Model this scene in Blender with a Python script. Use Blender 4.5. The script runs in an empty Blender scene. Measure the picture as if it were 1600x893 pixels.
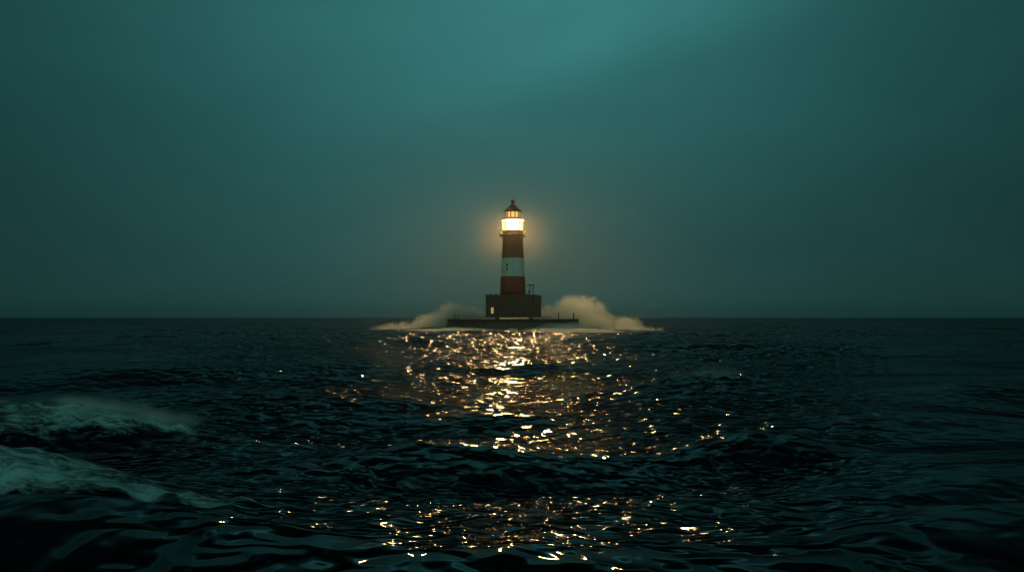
import bpy, bmesh, math, random
import numpy as np
from mathutils import Vector, Matrix
R = math.radians
PI = math.pi
random.seed(4)
S = bpy.context.scene
COL = S.collection

# ------------------------------------------------------------------ camera
CAM_H = 3.15
D = 213.3                                  # distance to the tower's axis
cam = bpy.data.cameras.new('camera')
cam.lens = 32.0; cam.sensor_width = 36.0
cam.shift_y = 48.5/1600
cam.clip_start = 0.1; cam.clip_end = 30000
camo = bpy.data.objects.new('camera', cam); COL.objects.link(camo)
camo.location = (0, 0, CAM_H); camo.rotation_euler = (R(90), 0, 0)
S.camera = camo

# ------------------------------------------------------------------ render settings
S.view_settings.view_transform = 'Standard'
S.view_settings.look = 'None'
S.view_settings.exposure = 0.0
S.view_settings.gamma = 1.0
S.view_settings.use_curve_mapping = False
S.render.engine = 'CYCLES'
cy = S.cycles
cy.use_denoising = True
cy.use_adaptive_sampling = False
cy.max_bounces = 6; cy.volume_bounces = 3; cy.glossy_bounces = 2; cy.diffuse_bounces = 2
cy.transparent_max_bounces = 12
cy.sample_clamp_indirect = 6.0
cy.sample_clamp_direct = 0.0
cy.volume_step_rate = 0.5
cy.volume_max_steps = 256

# ------------------------------------------------------------------ node helpers
class NT:
    def __init__(s, nt): s.nt = nt
    def n(s, t, **kw):
        o = s.nt.nodes.new(t)
        for k, v in kw.items(): setattr(o, k, v)
        return o
    def put(s, sock, v):
        if isinstance(v, bpy.types.NodeSocket): s.nt.links.new(v, sock)
        else: sock.default_value = v
    def m(s, op, a, b=None, c=None, clamp=False):
        o = s.n('ShaderNodeMath', operation=op, use_clamp=clamp)
        s.put(o.inputs[0], a)
        if b is not None: s.put(o.inputs[1], b)
        if c is not None: s.put(o.inputs[2], c)
        return o.outputs[0]
    def v(s, op, a, b=None):
        o = s.n('ShaderNodeVectorMath', operation=op)
        s.put(o.inputs[0], a)
        if b is not None: s.put(o.inputs[3 if op == 'SCALE' else 1], b)
        return o.outputs[1 if op in ('LENGTH', 'DOT_PRODUCT') else 0]
    def step(s, x, a, b, lo=0.0, hi=1.0):
        o = s.n('ShaderNodeMapRange', interpolation_type='SMOOTHSTEP')
        s.put(o.inputs[0], x); o.inputs[1].default_value = a; o.inputs[2].default_value = b
        o.inputs[3].default_value = lo; o.inputs[4].default_value = hi
        return o.outputs[0]
    def mix(s, f, a, b):
        o = s.n('ShaderNodeMix', data_type='RGBA')
        s.put(o.inputs[0], f); s.put(o.inputs[6], a); s.put(o.inputs[7], b)
        return o.outputs[2]
    def noise(s, vec, scale, detail=3, rough=0.5, dist=0.0):
        o = s.n('ShaderNodeTexNoise')
        s.put(o.inputs['Vector'], vec); o.inputs['Scale'].default_value = scale
        o.inputs['Detail'].default_value = detail; o.inputs['Roughness'].default_value = rough
        o.inputs['Distortion'].default_value = dist
        return o.outputs[0]
    def xyz(s, vec):
        o = s.n('ShaderNodeSeparateXYZ'); s.put(o.inputs[0], vec); return o.outputs
    def gauss(s, x, c, w):
        t = s.m('DIVIDE', s.m('SUBTRACT', x, c), w)
        return s.m('EXPONENT', s.m('MULTIPLY', s.m('MULTIPLY', t, t), -1.0))

# ------------------------------------------------------------------ sky (dusk overcast, teal)
SKY_GAIN = 1.0
world = bpy.data.worlds.new('World'); S.world = world; world.use_nodes = True
W = NT(world.node_tree); world.node_tree.nodes.clear()
tc = W.n('ShaderNodeTexCoord').outputs['Generated']
dx, dy, dz = W.xyz(tc)
az = W.m('ARCTAN2', dx, dy)                       # 0 ahead, + to the right
el = W.m('ARCSINE', W.m('MULTIPLY', W.m('MAXIMUM', dz, 0.0), 0.9999))
base = W.n('ShaderNodeValToRGB')
W.put(base.inputs[0], W.m('DIVIDE', el, 1.5708))
cr = base.color_ramp
pts = [(0.0, (.020, .078, .073)), (.035, (.018, .079, .076)), (.08, (.0165, .082, .081)), (.14, (.0170, .093, .093)),
       (.20, (.019, .102, .100)), (.228, (.019, .101, .099)), (.30, (.006, .034, .035)), (.46, (.0018, .010, .011)), (1.0, (.001, .005, .006))]
while len(cr.elements) < len(pts): cr.elements.new(0.5)
for e, (p, c) in zip(cr.elements, pts): e.position = p; e.color = (*c, 1)
# the light patch of cloud, brightest high and right of the middle
side = W.gauss(az, -0.02, 0.38)
up = W.step(el, 0.02, 0.30)
f1 = W.m('MULTIPLY_ADD', W.m('MULTIPLY', side, W.m('MULTIPLY_ADD', up, 0.45, 0.55)), 1.1, 0.44)
# slanting cloud edge: bright above-left of it, dim below-right
wob = W.noise(tc, 2.2, 4, 0.5)
edge = W.m('SUBTRACT', W.m('SUBTRACT', el, W.m('MULTIPLY', az, 0.38)), 0.205)
edge = W.m('ADD', edge, W.m('MULTIPLY', W.m('SUBTRACT', wob, 0.5), 0.14))
streak = W.m('MULTIPLY', W.step(edge, -0.03, 0.05), W.gauss(az, 0.22, 0.25))
streak = W.m('MULTIPLY', streak, W.step(el, 0.12, 0.26))
f2 = W.m('MULTIPLY_ADD', streak, 0.42, 1.0)
tst = W.n('ShaderNodeMapping'); W.put(tst.inputs[0], tc); tst.inputs['Rotation'].default_value = (0, R(-18), 0); tst.inputs['Scale'].default_value = (1, 1, 3.2)
cl = W.noise(tst.outputs[0], 2.6, 5, 0.55, 0.6)
f3 = W.m('MULTIPLY_ADD', W.m('SUBTRACT', cl, 0.5), 0.42, 1.0)
fac = W.m('MULTIPLY', W.m('MULTIPLY', f1, f2), f3)
skyc = W.v('SCALE', base.outputs[0], W.m('MULTIPLY', fac, SKY_GAIN))
# light added to the sky behind the camera, to brighten tower and foam
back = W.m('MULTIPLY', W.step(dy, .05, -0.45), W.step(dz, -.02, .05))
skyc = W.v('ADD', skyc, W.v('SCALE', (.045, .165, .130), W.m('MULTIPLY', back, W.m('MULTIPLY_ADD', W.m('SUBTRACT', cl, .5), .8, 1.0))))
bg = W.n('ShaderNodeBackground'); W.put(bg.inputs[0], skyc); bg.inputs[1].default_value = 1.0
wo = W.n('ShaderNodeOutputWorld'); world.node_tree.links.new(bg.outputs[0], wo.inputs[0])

# ------------------------------------------------------------------ materials
def material(name):
    m = bpy.data.materials.new(name); m.use_nodes = True
    m.node_tree.nodes.clear()
    return m, NT(m.node_tree)
def out(t, shader=None, volume=None):
    o = t.n('ShaderNodeOutputMaterial')
    if shader is not None: t.nt.links.new(shader, o.inputs[0])
    if volume is not None: t.nt.links.new(volume, o.inputs[1])
def weathered(name, c1, c2, rough=0.6, scale=0.6, streak=True, bump=0.02):
    m, t = material(name)
    co = t.n('ShaderNodeTexCoord').outputs['Object']
    mp = t.n('ShaderNodeMapping'); t.put(mp.inputs[0], co); mp.inputs['Scale'].default_value = (1, 1, 0.18 if streak else 1)
    n1 = t.noise(mp.outputs[0], scale*2.2, 6, 0.65)
    n2 = t.noise(co, scale*9, 4, 0.6)
    f = t.step(t.m('ADD', t.m('MULTIPLY', n1, .75), t.m('MULTIPLY', n2, .25)), .40, .62)
    b = t.n('ShaderNodeBsdfPrincipled')
    t.put(b.inputs['Base Color'], t.mix(f, (*c1, 1), (*c2, 1)))
    t.put(b.inputs['Roughness'], t.step(n2, .3, .7, rough-.12, rough+.1))
    bp = t.n('ShaderNodeBump'); bp.inputs['Strength'].default_value = .5; bp.inputs['Distance'].default_value = bump
    t.put(bp.inputs['Height'], n2); t.nt.links.new(bp.outputs[0], b.inputs['Normal'])
    out(t, b.outputs[0]); return m
def emissive(name, col, strength, alpha=None):
    m, t = material(name)
    e = t.n('ShaderNodeEmission'); e.inputs[0].default_value = (*col, 1); e.inputs[1].default_value = strength
    if alpha is None: out(t, e.outputs[0]); return m
    tr = t.n('ShaderNodeBsdfTransparent'); mx = t.n('ShaderNodeMixShader'); mx.inputs[0].default_value = alpha
    t.nt.links.new(tr.outputs[0], mx.inputs[1]); t.nt.links.new(e.outputs[0], mx.inputs[2])
    out(t, mx.outputs[0]); return m

LAMP = 4900.0
M_RED = weathered('red_paint', (.34, .006, .004), (.24, .006, .004), .5)
M_WHITE = weathered('white_paint', (.78, .80, .76), (.62, .66, .62), .5)
M_DARK = weathered('dark_iron', (.035, .03, .025), (.05, .035, .025), .45, 1.5)
M_GALL = weathered('black_iron', (.004, .003, .002), (.006, .004, .003), .85, 1.5)
M_GALL.node_tree.nodes['Principled BSDF'].inputs['Specular IOR Level'].default_value = .08
M_ROOF = weathered('roof_metal', (.085, .014, .007), (.05, .012, .007), .45, 1.2)
M_STONE = weathered('grey_stone', (.06, .062, .052), (.035, .04, .034), .8, .5, True, .04)
M_WETSTONE = weathered('wet_concrete', (.05, .055, .048), (.025, .03, .028), .45, .4, True, .05)
M_HOLE = weathered('dark_glass', (.012, .014, .014), (.02, .02, .02), .2, 1, False)
M_LENS = emissive('lamp_light', (1.0, .61, .215), LAMP)
M_PANE = emissive('lantern_glass', (1.0, .33, .012), 3.4, .55)
M_UPANE = emissive('upper_lantern_glass', (1.0, .50, .115), 1.15)
M_LITWIN = emissive('lit_window_glass', (1.0, .72, .28), .36)

WATER_SHEEN = .22; WATER_ROUGH = .155
def water_material():
    m, t = material('sea_water')
    co = t.n('ShaderNodeTexCoord').outputs['Object']
    mp = t.n('ShaderNodeMapping'); t.put(mp.inputs[0], co)
    mp.inputs['Rotation'].default_value = (0, 0, R(12)); mp.inputs['Scale'].default_value = (.75, 1.1, 1)
    at = t.n('ShaderNodeAttribute', attribute_name='foam').outputs['Fac']
    yy = t.xyz(co)[1]
    # wind ripples: short on the sheltered swell close by, longer and steeper out towards the tower
    def ripples(scale, sx, sy, turn, height, detail=2):
        q = t.n('ShaderNodeMapping'); t.put(q.inputs[0], co)
        q.inputs['Rotation'].default_value = (0, 0, R(turn)); q.inputs['Scale'].default_value = (sx, sy, 1)
        return t.m('MULTIPLY', t.noise(q.outputs[0], scale, detail, .42, .4), height)
    w1 = t.step(yy, 15., 27., 1., 0.)
    w4 = t.step(yy, 95., 150.)
    w3 = t.m('MULTIPLY', t.step(yy, 42., 75.), t.m('SUBTRACT', 1., w4))
    w2 = t.m('MULTIPLY', t.m('SUBTRACT', 1., w1), t.step(yy, 42., 75., 1., 0.))
    h = t.m('MULTIPLY', w1, ripples(2.3, .85, 1.1, 12, .56, 1))
    h = t.m('ADD', h, t.m('MULTIPLY', w2, ripples(1.7, .90, 1.0, -9, .92, 1)))
    h = t.m('ADD', h, t.m('MULTIPLY', w3, ripples(1.15, .92, .68, 7, 1.35, 1)))
    h = t.m('ADD', h, t.m('MULTIPLY', w4, ripples(.80, .90, .42, -6, 2.0, 1)))
    # ruffled lane of water under the tower, calmer water either side
    xx = t.m('DIVIDE', t.xyz(co)[0], t.m('MULTIPLY_ADD', t.m('ABSOLUTE', yy), .26, .5))
    wob = t.m('MULTIPLY', t.m('SUBTRACT', t.noise(co, .09, 2, .5), .5), .7)
    lane = t.step(t.m('ADD', t.m('ABSOLUTE', xx), wob), .8, 1.7, 1.0, .10)
    h = t.m('MULTIPLY', h, lane)
    bp = t.n('ShaderNodeBump'); bp.inputs['Strength'].default_value = 1.0; bp.inputs['Distance'].default_value = 1.0
    t.put(bp.inputs['Height'], h)
    body = t.n('ShaderNodeBsdfDiffuse'); body.inputs[0].default_value = (.0016, .0050, .0062, 1)
    gl = t.n('ShaderNodeBsdfGlossy', distribution='BECKMANN')
    gl.inputs['Color'].default_value = (WATER_SHEEN*.97, WATER_SHEEN, WATER_SHEEN*1.03, 1)
    gl.inputs['Roughness'].default_value = WATER_ROUGH
    t.nt.links.new(bp.outputs[0], gl.inputs['Normal'])
    fr = t.n('ShaderNodeFresnel'); fr.inputs['IOR'].default_value = 1.333
    t.nt.links.new(bp.outputs[0], fr.inputs['Normal'])
    wt = t.n('ShaderNodeMixShader'); t.put(wt.inputs[0], fr.outputs[0])
    t.nt.links.new(body.outputs[0], wt.inputs[1]); t.nt.links.new(gl.outputs[0], wt.inputs[2])
    mp2 = t.n('ShaderNodeMapping'); t.put(mp2.inputs[0], co); mp2.inputs['Scale'].default_value = (.45, 1.3, 1.0)
    fn = t.noise(mp2.outputs[0], 1.9, 8, 0.70, 1.0)
    fn2 = t.noise(mp2.outputs[0], 10., 5, 0.7, 0.6)
    fn3 = t.noise(mp2.outputs[0], .42, 3, .6, 1.5)
    lace = t.m('ADD', t.m('MULTIPLY', fn, .45), t.m('ADD', t.m('MULTIPLY', fn2, .2), t.m('MULTIPLY', fn3, .35)))
    fm = t.m('ADD', t.m('MULTIPLY', at, 1.25), t.m('MULTIPLY', t.m('SUBTRACT', lace, .52), 9.0))
    fm = t.m('MULTIPLY', t.step(fm, .45, 1.75), t.step(at, .02, .35))
    df = t.n('ShaderNodeBsdfDiffuse'); df.inputs[0].default_value = (.62, .70, .72, 1)
    bp2 = t.n('ShaderNodeBump'); bp2.inputs['Strength'].default_value = .8; bp2.inputs['Distance'].default_value = .12
    t.put(bp2.inputs['Height'], lace); t.nt.links.new(bp2.outputs[0], df.inputs['Normal'])
    mx = t.n('ShaderNodeMixShader'); t.put(mx.inputs[0], fm)
    t.nt.links.new(wt.outputs[0], mx.inputs[1]); t.nt.links.new(df.outputs[0], mx.inputs[2])
    out(t, mx.outputs[0]); return m
M_SEA = water_material()

# ------------------------------------------------------------------ mesh helpers
def tag(o, label=None, cat=None, group=None, kind=None):
    if label: o['label'] = label
    if cat: o['category'] = cat
    if group: o['group'] = group
    if kind: o['kind'] = kind
    return o
def empty(name, loc, rz=0):
    o = bpy.data.objects.new(name, None); COL.objects.link(o)
    o.location = loc; o.rotation_euler = (0, 0, rz); return o
def obj(name, bm, mats, parent=None, smooth=False):
    me = bpy.data.meshes.new(name)
    bmesh.ops.recalc_face_normals(bm, faces=bm.faces)
    bm.to_mesh(me); bm.free()
    for m in (mats if isinstance(mats, (list, tuple)) else [mats]): me.materials.append(m)
    if smooth:
        me.polygons.foreach_set('use_smooth', [True]*len(me.polygons))
    o = bpy.data.objects.new(name, me); COL.objects.link(o)
    if parent is not None: o.parent = parent
    return o
def box(bm, c, s, rz=0, bev=0.0):
    r = bmesh.ops.create_cube(bm, size=1.0)
    vs = r['verts']
    bmesh.ops.scale(bm, vec=s, verts=vs)
    if bev:
        es = list({e for v in vs for e in v.link_edges})
        rb = bmesh.ops.bevel(bm, geom=es, offset=bev, segments=2, affect='EDGES', profile=.5)
        vs = list({v for v in rb['verts']} | {v for v in vs if v.is_valid})
    if rz: bmesh.ops.rotate(bm, cent=(0, 0, 0), matrix=Matrix.Rotation(rz, 3, 'Z'), verts=vs)
    bmesh.ops.translate(bm, vec=c, verts=vs)
def lathe(bm, prof, n=64, cx=0, cyy=0, cap=True, mats=None, a0=0.0):
    rings = []
    for (r, z) in prof:
        rings.append([bm.verts.new((cx+r*math.cos(a0+2*PI*k/n), cyy+r*math.sin(a0+2*PI*k/n), z)) for k in range(n)])
    for i in range(len(rings)-1):
        for k in range(n):
            f = bm.faces.new((rings[i][k], rings[i][(k+1) % n], rings[i+1][(k+1) % n], rings[i+1][k]))
            f.smooth = n > 20
            if mats: f.material_index = mats[i]
    if cap:
        for rr in (rings[0], rings[-1]):
            bm.faces.new(rr)
def tube(bm, p, q, r, n=10):
    p = Vector(p); q = Vector(q); d = q-p
    z = d.normalized(); x = z.orthogonal().normalized(); y = z.cross(x)
    A = [bm.verts.new(p+(x*math.cos(2*PI*k/n)+y*math.sin(2*PI*k/n))*r) for k in range(n)]
    B = [bm.verts.new(q+(x*math.cos(2*PI*k/n)+y*math.sin(2*PI*k/n))*r) for k in range(n)]
    for k in range(n): bm.faces.new((A[k], A[(k+1) % n], B[(k+1) % n], B[k]))
    bm.faces.new(A); bm.faces.new(B)
def ringtube(bm, R0, z, r, n=72, m=8):
    rings = []
    for k in range(n):
        a = 2*PI*k/n
        rings.append([bm.verts.new(((R0+r*math.cos(b))*math.cos(a), (R0+r*math.cos(b))*math.sin(a), z+r*math.sin(b)))
                      for b in [2*PI*j/m for j in range(m)]])
    for k in range(n):
        for j in range(m):
            bm.faces.new((rings[k][j], rings[(k+1) % n][j], rings[(k+1) % n][(j+1) % m], rings[k][(j+1) % m]))

# ------------------------------------------------------------------ the sea
# swells one can pick out: x, y, height, half width along crest, front width, back width, turn of the crest (deg)
SWELLS = [
    (-1.5, 20.3, 0.40, 3.0, 1.4, 2.8, -6),      # crest in the middle foreground
    (0.2, 7.8, 1.05, 4.6, 3.0, 6.5, 0),
    (0.0, 17.8, -0.44, 4.4, 5.5, 1.1, 0),       # the bowl in front of it
    (-5.0, 8.5, 1.12, 3.2, 2.2, 1.2, -6),       # black mound, lower left
    (-7.2, 11.8, 1.22, 3.4, 1.3, 2.0, -3),      # black mound, lower left
    (5.6, 9.2, 1.05, 3.0, 2.2, 1.8, 12),        # black mound, lower right
    (-12.2, 22.6, 1.30, 4.4, 1.5, 2.8, 6),      # breaking crest, left
    (-3.4, 25.5, -0.30, 4.0, 2.0, 2.5, 0),
    (5.8, 21.3, 0.50, 1.8, 1.0, 2.2, 0),        # little mound, right
    (4.0, 18.6, -0.35, 4.0, 1.2, 1.8, 0),
    (7.4, 36.5, 0.75, 4.6, 2.8, 4.5, 4),        # crest with a whitecap, right
    (1.5, 33.0, -0.30, 5.0, 3.0, 4.0, 0),
    (-8.8, 48.5, 0.60, 5.0, 3.2, 5.0, 3),       # far-left glinting crest
    (18.0, 33.0, 0.85, 4.5, 2.5, 4.0, 8),       # dark shoulder at the right edge
    (-16.0, 107.0, 0.60, 9.0, 5.0, 8.0, 0),
    (16.0, 92.0, 0.45, 10.0, 5.0, 8.0, 0),
    (12.5, 27.0, 0.60, 5.0, 2.0, 4.0, 5),
    (-21.0, 45.0, 0.80, 9.0, 3.5, 6.0, -4),
    (24.0, 52.0, 0.80, 10.0, 4.0, 7.0, 3),
    (8.6, 15.2, 0.50, 3.6, 1.8, 2.6, 6),
    (-9.5, 33.0, 0.50, 5.0, 2.4, 4.0, 5),
    (34.0, 75.0, 0.60, 12.0, 5.0, 8.0, 3),
    (-38.0, 80.0, 0.60, 14.0, 5.0, 8.0, -3),
]
# foam: x, y, half width x, half width y, strength, turn (deg)
FOAM = [
    (-11.0, 22.4, 2.4, 1.1, 1.0, 6), (-8.6, 22.6, 1.2, .40, .9, 4), (-14.2, 21.9, 2.8, 1.5, .75, 6),
    (-6.6, 22.7, 1.8, .16, .7, 2),
    (-6.2, 11.2, 1.5, 1.0, 1.0, -4), (-8.2, 11.4, 2.0, 1.5, .85, -4), (-4.4, 11.3, 1.3, .40, .95, 0), (-7.0, 10.4, 1.6, .7, .8, -6),
    (-3.0, 11.5, 1.4, .10, .75, 2), (12.0, 36.4, 5.0, .5, .45, 2), (-24.0, 66.0, 6.0, 1.6, .45, 2), (20.0, 55.0, 6.0, 1.1, .42, 2), (-7.5, 33.5, 3.0, .5, .45, -3),
    (8.1, 36.2, 1.3, 1.0, 1.0, 0), (6.6, 36.6, 1.2, .6, .8, 0), (9.8, 36.8, 1.5, .5, .8, 0),
    (-74.0, 345.0, 4.2, 12.0, 1.0, 0),
]
def wave_field(X, Y, spacing):
    rng = np.random.RandomState(11)
    X = X.astype(np.float32); Y = Y.astype(np.float32)
    Z = np.zeros_like(X); DX = np.zeros_like(X); DY = np.zeros_like(X)
    wx = 1.6*np.sin(.061*X+.043*Y+1.0)+.8*np.sin(-.13*X+.11*Y+2.2)+.35*np.sin(.31*X+.27*Y)
    wy = 1.9*np.sin(.052*X-.071*Y+.4)+.9*np.sin(.12*X+.15*Y+4.1)+.4*np.sin(-.29*X+.33*Y+1.5)
    XW = X+wx; YW = Y+wy
    # gustiness: the chop is stronger in some patches than in others
    gust = .80+.35*np.sin(.11*X+.3*np.sin(.07*Y))*np.sin(.09*Y+.6*np.sin(.05*X)+1.)+.2*np.sin(.37*X+.21*Y)*np.sin(.33*Y-.12*X)
    lane = .12+.88*np.exp(-(X/(.9+.29*np.abs(Y)))**4)
    bands = [  # wavelength range, count, rms slope, spread (deg)
        (11., 30., 14, .075, 38), (3.2, 11., 30, .055, 50), (1.1, 3.2, 44, .085, 90), (.42, 1.1, 46, .13, 140)]
    for bi, (l0, l1, n, srms, spread) in enumerate(bands):
        for i in range(n):
            lam = l0*(l1/l0)**((i+rng.rand())/n); k = 2*PI/lam
            th = R(-90+8+spread*rng.randn()*.62); ph = rng.rand()*2*PI
            a = srms*math.sqrt(2./n)/k
            w = np.clip((lam/spacing-2.2)/2.0, 0, 1).astype(np.float32)
            if bi == 3: w = w*np.clip((46-np.hypot(X, Y))/22, 0, 1)
            if bi == 2: w = w*np.clip((110-np.hypot(X, Y))/50, 0.15, 1)
            w = w.astype(np.float32)
            idx = w > 0
            if not idx.any(): continue
            kx, ky = k*math.cos(th), k*math.sin(th)
            p = kx*XW[idx]+ky*YW[idx]+ph
            aw = a*w[idx]*(gust[idx] if bi > 0 else 1.)*(lane[idx] if bi > 1 else (.55+.45*lane[idx] if bi == 1 else 1.35-.35*lane[idx]))
            Z[idx] += aw*np.cos(p)
            q = 0.75
            sn = np.sin(p)*aw*q
            DX[idx] -= sn*math.cos(th); DY[idx] -= sn*math.sin(th)
    for_far = .95
    rs = np.hypot(X-.2, Y-D); Z += (.5+.18*np.sin(X*.35)+.12*np.sin(X*.9+2))*np.exp(-((rs-19.5)/2.6)**2)
    near = np.exp(-((X/26.)**2+((Y-22)/26.)**2))
    amp = 1-.33*near
    Z *= amp
    for (sx, sy, h, wl, wf, wb, rot) in SWELLS:
        if sy > 30: h = h*for_far
        c, s_ = math.cos(R(rot)), math.sin(R(rot))
        u = (X-sx)*c+(Y-sy)*s_; v = -(X-sx)*s_+(Y-sy)*c
        v = v+.12*u*u/max(wl, 1)*.6
        wv = np.where(v < 0, wf, wb)
        Z += h*np.exp(-(u/wl)**2-(v/wv)**2)
    return X+DX, Y+DY, Z
def foam_field(X, Y):
    F = np.zeros_like(X)
    for (fx, fy, wx, wy, s, rot) in FOAM:
        c, s_ = math.cos(R(rot)), math.sin(R(rot))
        u = (X-fx)*c+(Y-fy)*s_; v = -(X-fx)*s_+(Y-fy)*c
        F = np.maximum(F, s*np.exp(-(u/wx)**2-(v/wy)**2))
    # ring of broken water round the platform
    r = np.hypot((X-.2)/1.0, Y-D)
    ang = np.arctan2(Y-D, X-.2)
    rr = 17.5+1.2*np.sin(3*ang+1)+.8*np.sin(7*ang)
    ring = np.exp(-((r-rr)/2.6)**2)
    wide = .95*np.exp(-(((X-.2)/31.)**2)**2-((Y-(D-16))/(17.+3.*np.sin(X*.21)+2.*np.sin(X*.53+1))*(1+.0*X))**2)
    return np.clip(np.maximum(F, np.maximum(ring, wide)), 0, 1)
def build_sea():
    rows = [0.6]
    while rows[-1] < 7000:
        r = rows[-1]
        if r < 7: dr = .12+.0*r
        elif r < 232: dr = max(.03, r*.0026)
        elif r < 600: dr = r*.006
        else: dr = r*.03
        rows.append(r+dr)
    rows = np.array(rows)
    dense = np.linspace(R(-33.5), R(33.5), 1250)
    coarse = np.linspace(R(33.5), R(326.5), 90)[1:-1]
    cols = np.concatenate([dense, coarse]); nc = len(cols); nr = len(rows)
    A, RR = np.meshgrid(cols, rows)
    X = RR*np.sin(A); Y = RR*np.cos(A)
    dr = np.gradient(rows); dc = np.gradient(np.concatenate([cols, [cols[0]+2*PI]]))[:-1]
    sp = np.maximum(dr[:, None]*np.ones(nc)[None], RR*dc[None]*.9)
    x, y, z = wave_field(X.ravel(), Y.ravel(), sp.ravel())
    fo = foam_field(X.ravel(), Y.ravel()).astype(np.float32)
    rr_ = np.hypot(x, y)
    lump = (np.sin(4.1*x+2.3*np.sin(2.7*y))*np.sin(5.3*y+1.7*np.sin(3.1*x+1))+.6*np.sin(9.7*x+2*np.sin(6*y))*np.sin(8.9*y+2))
    z = z+np.where(rr_ < 60, .085*lump*np.clip(fo, 0, 1), 0)
    co = np.stack([x, y, z], 1).astype(np.float32)
    i = np.arange(nr-1)[:, None]*nc; j = np.arange(nc)[None]
    jn = (j+1) % nc
    q = np.stack([i+j, i+nc+j, i+nc+jn, i+jn], -1).reshape(-1, 4).astype(np.int32)
    me = bpy.data.meshes.new('sea')
    me.vertices.add(len(co)); me.vertices.foreach_set('co', co.ravel())
    me.loops.add(q.size); me.loops.foreach_set('vertex_index', q.ravel())
    me.polygons.add(len(q)); me.polygons.foreach_set('loop_start', np.arange(0, q.size, 4, dtype=np.int32))
    me.polygons.foreach_set('use_smooth', np.ones(len(q), bool))
    me.update(calc_edges=True)
    at = me.attributes.new('foam', 'FLOAT', 'POINT'); at.data.foreach_set('value', fo)
    me.materials.append(M_SEA)
    o = bpy.data.objects.new('sea', me); COL.objects.link(o)
    tag(o, kind='structure')
    print('sea verts', len(co), 'z', co[:, 2].min(), co[:, 2].max())
    return o
build_sea()

# ------------------------------------------------------------------ haze
def haze():
    m, t = material('haze_air')
    p = t.n('ShaderNodeVolumePrincipled')
    p.inputs['Color'].default_value = (.62, .70, .72, 1)
    p.inputs['Density'].default_value = HAZE
    p.inputs['Anisotropy'].default_value = .6
    out(t, volume=p.outputs[0])
    bm = bmesh.new()
    box(bm, (0, 0, 30), (15000, 15000, 68))
    o = obj('haze', bm, m)
    o.display_type = 'WIRE'
    tag(o, 'thin damp air glowing warm round the lantern', 'haze', kind='stuff')
HAZE = .00013
haze()

# ------------------------------------------------------------------ platform in the sea
TX, TY = 0.2, D
pf = empty('sea_platform', (TX, TY, 0))
tag(pf, 'round dark concrete platform standing in the sea under the lighthouse', 'platform')
bm = bmesh.new()
lathe(bm, [(16.6, -3.0), (16.2, -.6), (15.9, .3), (15.55, 1.2), (15.3, 2.35), (0.5, 2.42)], 96)
obj('caisson', bm, M_WETSTONE, pf)
bm = bmesh.new()
lathe(bm, [(15.0, 2.42), (15.0, 2.70), (15.45, 2.70), (15.5, 2.66), (15.5, 2.40), (15.3, 2.352), (15.0, 2.42)], 96, cap=False)
obj('coping', bm, M_STONE, pf)
bm = bmesh.new()
lathe(bm, [(9.0, 3.03), (9.25, 3.04), (9.25, 3.15), (9.2, 3.17), (.3, 3.2)], 64)
obj('plinth', bm, M_STONE, pf)
for px, py in ((-3.6, -5.6), (4.2, -5.6), (-3.6, 5.6), (4.2, 5.6)):
    bm = bmesh.new(); box(bm, (px, py, 2.725), (.75, .75, .62), 0, .04)
    obj('pier', bm, M_STONE, pf)

# ------------------------------------------------------------------ keeper's house on the platform
HZ = 3.2
kh = empty('keepers_house', (TX+.28, TY, HZ), R(-10))
tag(kh, 'dark square stone house with flat roof at the foot of the tower', 'house')
HW, HD, HH = 11.35, 10.8, 4.85
bm = bmesh.new()
def wallwith(bm, x0, x1, y0, y1, holes, z0, z1):
    """front wall (facing -y) as a slab with openings"""
    xs = sorted({x0, x1, *[h[0] for h in holes], *[h[1] for h in holes]})
    zs = sorted({z0, z1, *[h[2] for h in holes], *[h[3] for h in holes]})
    for a, b in zip(xs[:-1], xs[1:]):
        for c, d in zip(zs[:-1], zs[1:]):
            mx, mz = (a+b)/2, (c+d)/2
            if any(h[0] < mx < h[1] and h[2] < mz < h[3] for h in holes): continue
            box(bm, (mx, (y0+y1)/2, mz), (b-a, y1-y0, d-c))
WX = -HW/2+1.55
wallwith(bm, -HW/2, HW/2, -HD/2, -HD/2+.5, [(WX-.32, WX+.32, .75, 2.15)], 0, HH)
box(bm, (0, HD/2-.25, HH/2), (HW, .5, HH))
box(bm, (-HW/2+.25, 0, HH/2), (.5, HD-1, HH))
# right-hand wall with a tall dark opening
for (ya, yb, za, zb) in ((-HD/2+.5, -3.0, 0, HH), (-2.0, HD/2-.5, 0, HH), (-3.0, -2.0, 0, 1.7), (-3.0, -2.0, 3.6, HH)):
    box(bm, (HW/2-.25, (ya+yb)/2, (za+zb)/2), (.5, yb-ya, zb-za))
bmesh.ops.remove_doubles(bm, verts=bm.verts, dist=.0005)
obj('wall', bm, M_STONE, kh)
bm = bmesh.new()
box(bm, (0, 0, HH+.09), (HW+.36, HD+.36, .17), 0, .03)
box(bm, (0, 0, HH+.20), (HW+.1, HD+.1, .05))
obj('roof', bm, M_STONE, kh)
bm = bmesh.new()
box(bm, (0, -HD/2-.04, .11), (HW+.16, .1, .22)); box(bm, (HW/2+.04, 0, .11), (.1, HD-.02, .22))
obj('base_course', bm, M_STONE, kh)
wf = bmesh.new()
box(wf, (WX-.36, -HD/2-.02, 1.45), (.08, .14, 1.56)); box(wf, (WX+.36, -HD/2-.02, 1.45), (.08, .14, 1.56))
box(wf, (WX, -HD/2-.02, 2.19), (.64, .14, .08)); box(wf, (WX, -HD/2-.05, .71), (.9, .2, .08))
w = obj('window', wf, M_DARK, kh); w['label'] = 'lit narrow window'
bm = bmesh.new(); box(bm, (WX, -HD/2+.2, 1.45), (.66, .04, 1.42))
obj('pane', bm, M_LITWIN, w)
wf = bmesh.new()
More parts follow.
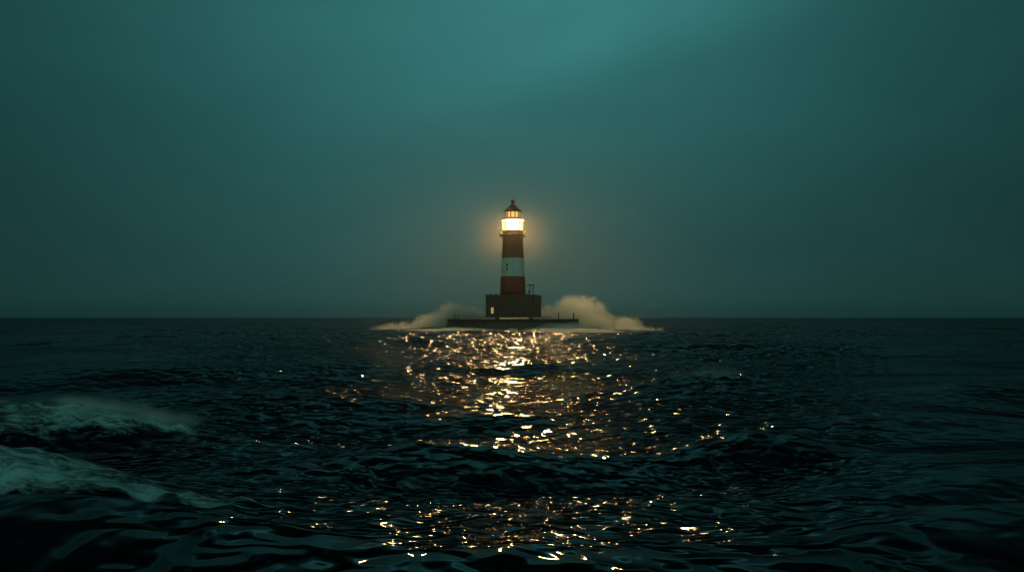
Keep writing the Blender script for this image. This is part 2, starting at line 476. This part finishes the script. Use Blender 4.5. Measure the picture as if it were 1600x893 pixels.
box(wf, (HW/2+.02, -3.05, 2.65), (.12, .1, 1.94)); box(wf, (HW/2+.02, -1.95, 2.65), (.12, .1, 1.94)); box(wf, (HW/2+.02, -2.5, 3.66), (.12, 1.0, .1))
box(wf, (HW/2+.05, -2.5, 1.66), (.18, 1.24, .1))
w = obj('window', wf, M_DARK, kh)
bm = bmesh.new(); box(bm, (HW/2-.2, -2.5, 2.65), (.04, 1.02, 1.92))
obj('pane', bm, M_HOLE, w)
for px in (-4.6, -3.4, 3.9):
    bm = bmesh.new(); lathe(bm, [(.1, HH+.2), (.1, HH+.42), (.2, HH+.44), (.16, HH+.56), (.02, HH+.6)], 14, px, -4.6)
    obj('vent_pipe', bm, M_DARK, kh)

# boat hoist frame on the roof
RZ = HZ+HH+.226
hf = empty('hoist_frame', (4.55, TY-1.2, RZ))
tag(hf, 'dark iron hoist frame on the house roof right of the tower', 'hoist')
for px in (-.62, .12):
    bm = bmesh.new(); box(bm, (px+.25, 0, 1.12), (.2, .22, 2.24), 0, .02); box(bm, (px+.25, 0, .06), (.42, .44, .12), 0, .02)
    obj('post', bm, M_DARK, hf)
bm = bmesh.new(); box(bm, (-.2, 0, 2.35), (1.75, .28, .22), 0, .03)
obj('beam', bm, M_DARK, hf)
bm = bmesh.new(); tube(bm, (-.35, 0, .85), (.35, 0, .85), .05); tube(bm, (-.62, -.0, .5), (-.62, 0, 1.0), .17, 16); tube(bm, (-.62, 0, 0), (-.62, 0, .5), .06)
obj('winch', bm, M_DARK, hf)

# mooring posts on the platform edge
POSTS = [(710.6, 1.20, .13, 'outermost mooring post at the left end of the platform, the taller of two'),
         (715.9, .88, .09, 'short thin mooring post beside the taller one at the platform left end'),
         (872.6, 1.32, .12, 'slim mooring post on the platform, first to the right of the house'),
         (896.2, 1.38, .15, 'thick mooring post nearest the right end of the platform')]
proto = None
for i, (px, h, r, lab) in enumerate(POSTS):
    ppx = (px-800)*.15*.95
    yy = -math.sqrt(max(0., 14.7**2-(ppx-TX)**2))
    X = (px-800)/1422.2*(TY+yy)
    bm = bmesh.new()
    lathe(bm, [(r*1.7, 0), (r*1.7, .06), (r, .09), (r*.9, h-.14), (r*1.35, h-.12), (r*1.35, h-.02), (r*.9, h)], 20)
    o = obj('mooring_post', bm, M_DARK)
    o.location = (X, TY+yy, 2.417)
    o.scale = (1, 1, (h+.26)/h)
    tag(o, lab, 'mooring post', 'mooring posts on the platform edge')

# ------------------------------------------------------------------ lighthouse
T0 = RZ
lh = empty('lighthouse', (TX, TY, T0))
tag(lh, 'red and white banded round lighthouse tower with its lantern lit', 'lighthouse')
def zz(y): return CAM_H+(495-y)*.15-T0
bm = bmesh.new()
prof = [(3.02, 0), (2.99, zz(452)), (2.86, zz(432.2)), (2.86, zz(431.8)), (2.60, zz(403.2)), (2.6, zz(402.8)), (2.44, zz(385)), (2.33, zz(370)), (2.30, zz(363.2))]
lathe(bm, prof, 96, mats=[0, 0, 0, 1, 0, 0, 0, 0])
tw = obj('tower', bm, [M_RED, M_WHITE], lh)
for yc in (415, 421.2):
    z0 = zz(yc); rad = 2.72
    an = math.asin((792.3-801.3)*.15/rad)
    bm = bmesh.new()
    lx, ly = rad*math.sin(an), -rad*math.cos(an)
    box(bm, (lx, ly, z0), (.36, .26, .62), an, .02)
    w = obj('window', bm, M_DARK, tw)
    bm = bmesh.new(); box(bm, (lx+.14*math.sin(an), ly-.14*math.cos(an), z0), (.26, .03, .5), an)
    obj('pane', bm, M_HOLE, w)
# gallery with open grating and railing
ga = bmesh.new()
zg = zz(368.2)
ringtube(ga, 3.18, zg+.1, .11)
ringtube(ga, 2.52, zg+.1, .07)
for k in range(56):
    a = 2*PI*k/56
    box(ga, (2.82*math.cos(a), 2.82*math.sin(a), zg+.12), (.66, .05, .1), a)
ga = obj('gallery', ga, M_GALL, lh)
for k in range(12):
    a = 2*PI*k/12+.1
    bm = bmesh.new()
    tube(bm, (2.33*math.cos(a), 2.33*math.sin(a), zg-.75), (3.12*math.cos(a), 3.12*math.sin(a), zg), .05)
    obj('bracket', bm, M_GALL, ga)
for k in range(16):
    a = 2*PI*k/16+.02
    bm = bmesh.new(); tube(bm, (3.18*math.cos(a), 3.18*math.sin(a), zg+.15), (3.18*math.cos(a), 3.18*math.sin(a), zz(360.6)), .055)
    obj('railing_post', bm, M_GALL, ga)
bm = bmesh.new()
ringtube(bm, 3.18, zz(361.2), .045); ringtube(bm, 3.18, zz(364), .03)
obj('handrail', bm, M_GALL, ga)
# lamp room
zb, zt = zz(361.0), zz(344.6)
bm = bmesh.new(); lathe(bm, [(2.30, zz(363.2)), (2.42, zz(362.4)), (2.42, zb), (2.1, zb+.02)], 64)
obj('lantern_sill', bm, M_RED, lh)
bm = bmesh.new()
prof = [(.25, zb+.05), (1.2, zb+.65), (1.32, (zb+zt)/2+.2), (1.2, zt-.25), (.25, zt-.05)]
lathe(bm, prof[1:-1], 48)
obj('lens', bm, M_LENS, lh, True)
bm = bmesh.new()
N = 14
lathe(bm, [(2.30, zb), (2.45, zt-.02)], N, cap=False, a0=PI/N)
obj('lantern_pane', bm, M_PANE, lh)
bm = bmesh.new()
for k in range(N):
    a = PI/N+2*PI*k/N
    tube(bm, (2.33*math.cos(a), 2.33*math.sin(a), zb), (2.48*math.cos(a), 2.48*math.sin(a), zt), .03, 6)
obj('glazing_bars', bm, M_DARK, lh)
# upper balcony plate and upper lantern
bm = bmesh.new()
lathe(bm, [(2.45, zt), (2.95, zt+.08), (2.98, zt+.2), (2.45, zt+.3), (1.85, zz(341.2)), (1.5, zz(341.1))], 64)
obj('upper_gallery', bm, M_ROOF, lh)
zu0, zu1 = zz(341.0), zz(330.6)
bm = bmesh.new(); lathe(bm, [(1.50, zu0), (1.50, zu1)], 40, cap=False)
obj('upper_pane', bm, M_UPANE, lh)
bm = bmesh.new()
for k in range(10):
    a = 2*PI*(k+.5)/10+PI/2
    box(bm, (1.58*math.cos(a), 1.58*math.sin(a), (zu0+zu1)/2), (.16, .2, zu1-zu0), a)
lathe(bm, [(1.66, zu1-.12), (1.66, zu1-.005), (1.52, zu1-.005), (1.52, zu1-.12), (1.66, zu1-.12)], 40, cap=False)
lathe(bm, [(1.66, zu0+.005), (1.66, zu0+.14), (1.52, zu0+.14), (1.52, zu0+.005), (1.66, zu0+.005)], 40, cap=False)
obj('upper_lantern_frame', bm, M_ROOF, lh)
bm = bmesh.new()
zr = zz(319.3)
lathe(bm, [(1.4, zu1), (2.08, zu1-.02), (2.10, zu1+.12), (1.55, zu1+.62), (1.0, zu1+1.12), (.55, zr-.1), (.48, zr+.05)], 48)
rf = obj('roof', bm, M_ROOF, lh)
bm = bmesh.new()
lathe(bm, [(.36, zr), (.38, zr+.45), (.56, zr+.62), (.60, zr+.8), (.5, zr+.9), (.22, zr+1.0), (.12, zr+1.1)], 32)
obj('vent', bm, M_DARK, rf)
bm = bmesh.new()
tube(bm, (0, 0, zr+1.05), (0, 0, zz(309)), .06)
obj('lightning_rod', bm, M_DARK, rf)

# ------------------------------------------------------------------ wind-blown spray and added halo mist (volumes with soft edges)
def spray(name, label, blobs, dens, g=.0, seed=0., nz=1.0, soft=.55, cut=.2, fr=.36, col=(.93, .97, .96)):
    m, t = material(name+'_mist')
    co = t.n('ShaderNodeTexCoord').outputs['Object']
    off = t.v('ADD', co, (seed, seed*.7, 0))
    n1 = t.noise(off, fr, 8, .68, .9)
    acc = None
    for (cx, cyy, cz, rx, ry, rz, a) in blobs:
        d = t.v('LENGTH', t.v('DIVIDE', t.v('SUBTRACT', co, (cx, cyy, cz)), (rx, ry, rz)))
        d = t.m('MULTIPLY', t.m('SUBTRACT', 1.0, d, clamp=True), a)
        acc = d if acc is None else t.m('MAXIMUM', acc, d)
    f = t.m('ADD', acc, t.m('MULTIPLY', t.m('SUBTRACT', n1, .54), nz))
    f = t.m('MULTIPLY', t.step(f, .0, soft), t.step(acc, .0, cut))
    p = t.n('ShaderNodeVolumePrincipled')
    p.inputs['Color'].default_value = (*col, 1); p.inputs['Anisotropy'].default_value = g
    t.put(p.inputs['Density'], t.m('MULTIPLY', f, dens))
    out(t, volume=p.outputs[0])
    lo = np.array([[b[0]-b[3], b[1]-b[4], max(-1.2, b[2]-b[5])] for b in blobs]).min(0)
    hi = np.array([[b[0]+b[3], b[1]+b[4], b[2]+b[5]] for b in blobs]).max(0)
    bm = bmesh.new(); box(bm, tuple((lo+hi)/2), tuple(hi-lo))
    o = obj(name, bm, m)
    tag(o, label, 'spray', kind='stuff')
    return o
spray('sea_spray', 'low warm lit spray breaking over the left end of the platform',
      [(-13.6, D+6, 1.4, 7.0, 8, 6.2, 1.1), (-18.5, D+4, .5, 8, 8, 4.2, .9), (-25.0, D+1, .0, 10, 7, 2.4, .8), (-9.0, D+13, 1.5, 7.5, 6, 5.0, 1.0), (-1.0, D+24, 1.0, 12, 6, 3.6, 1.0)],
      .5, seed=3.0, nz=1.9)
spray('sea_spray', 'tall billow of spray rising beyond the right end of the platform',
      [(9.5, D+15, 2.0, 6.5, 6, 5.0, 1.1), (16.5, D+13, 2.0, 9.0, 8, 8.0, 1.05), (20.5, D+8, .5, 7.0, 7, 5.2, .9), (27.5, D+6, .5, 5.5, 6, 3.6, .9), (27.0, D+2, -.2, 12, 7, 2.0, .8)],
      .36, seed=9.0, nz=1.9)

spray('lamp_halo', 'faint mist added behind the tower to carry the halo of the lamp',
      [(0, D+42, 18, 95, 40, 70, 1.0)],   .0031, g=.2, seed=30., nz=.25, soft=1.0, cut=.6)  # mist added so the lamp halo lies behind a dark tower

spray('sea_spray', 'thin low veil of spray and surf along the front of the platform',
      [(9.5, D-14.0, .2, 6.0, 3.2, 2.0, 1.0), (13.5, D-11, .2, 5.0, 3.5, 2.3, .9), (-11, D-13, -.1, 7, 3, 1.4, .9), (-12, D-20, .1, 13, 3.5, .9, 1.0), (12, D-20, .1, 14, 3.5, .9, 1.0)], .7, seed=17.)

spray('lamp_halo', 'denser puff of mist added behind the lantern, tinted orange for its halo',
      [(0, D+11, 22, 17, 9.5, 17, 1.0)], .0085, g=.2, seed=77., nz=.2, soft=1.0, cut=.8, col=(1.0, .74, .44))  # added puff; the orange of the halo is put into its colour
spray('crest_spray', 'low milky spume blown off the breaking wave at the left, further out',
      [(-11.0, 22.6, .75, 2.6, 1.3, .55, 1.0), (-8.9, 22.7, .6, 1.6, .7, .35, .9), (-14.2, 22.6, .75, 3.4, 1.8, .5, .8)], 1.1, g=-.35, seed=41., nz=2.0, soft=.9, fr=.9)
spray('crest_spray', 'pale spume blown off the nearest breaking wave in the lower left corner',
      [(-6.2, 11.5, 1.0, 1.5, .8, .42, 1.0), (-7.8, 11.6, 1.05, 2.2, 1.0, .5, .9), (-4.6, 11.4, .6, 1.3, .5, .25, .9)], 1.6, g=-.35, seed=52., nz=2.0, soft=.9, fr=1.5)
spray('crest_spray', 'small tuft of spume on the dark wave right of the glittering water',
      [(8.2, 37.0, .85, 1.7, .9, .4, 1.0), (6.8, 37.1, .75, 1.2, .6, .25, .9)], .3, g=-.35, seed=63., nz=2.0, soft=.9, fr=.8)
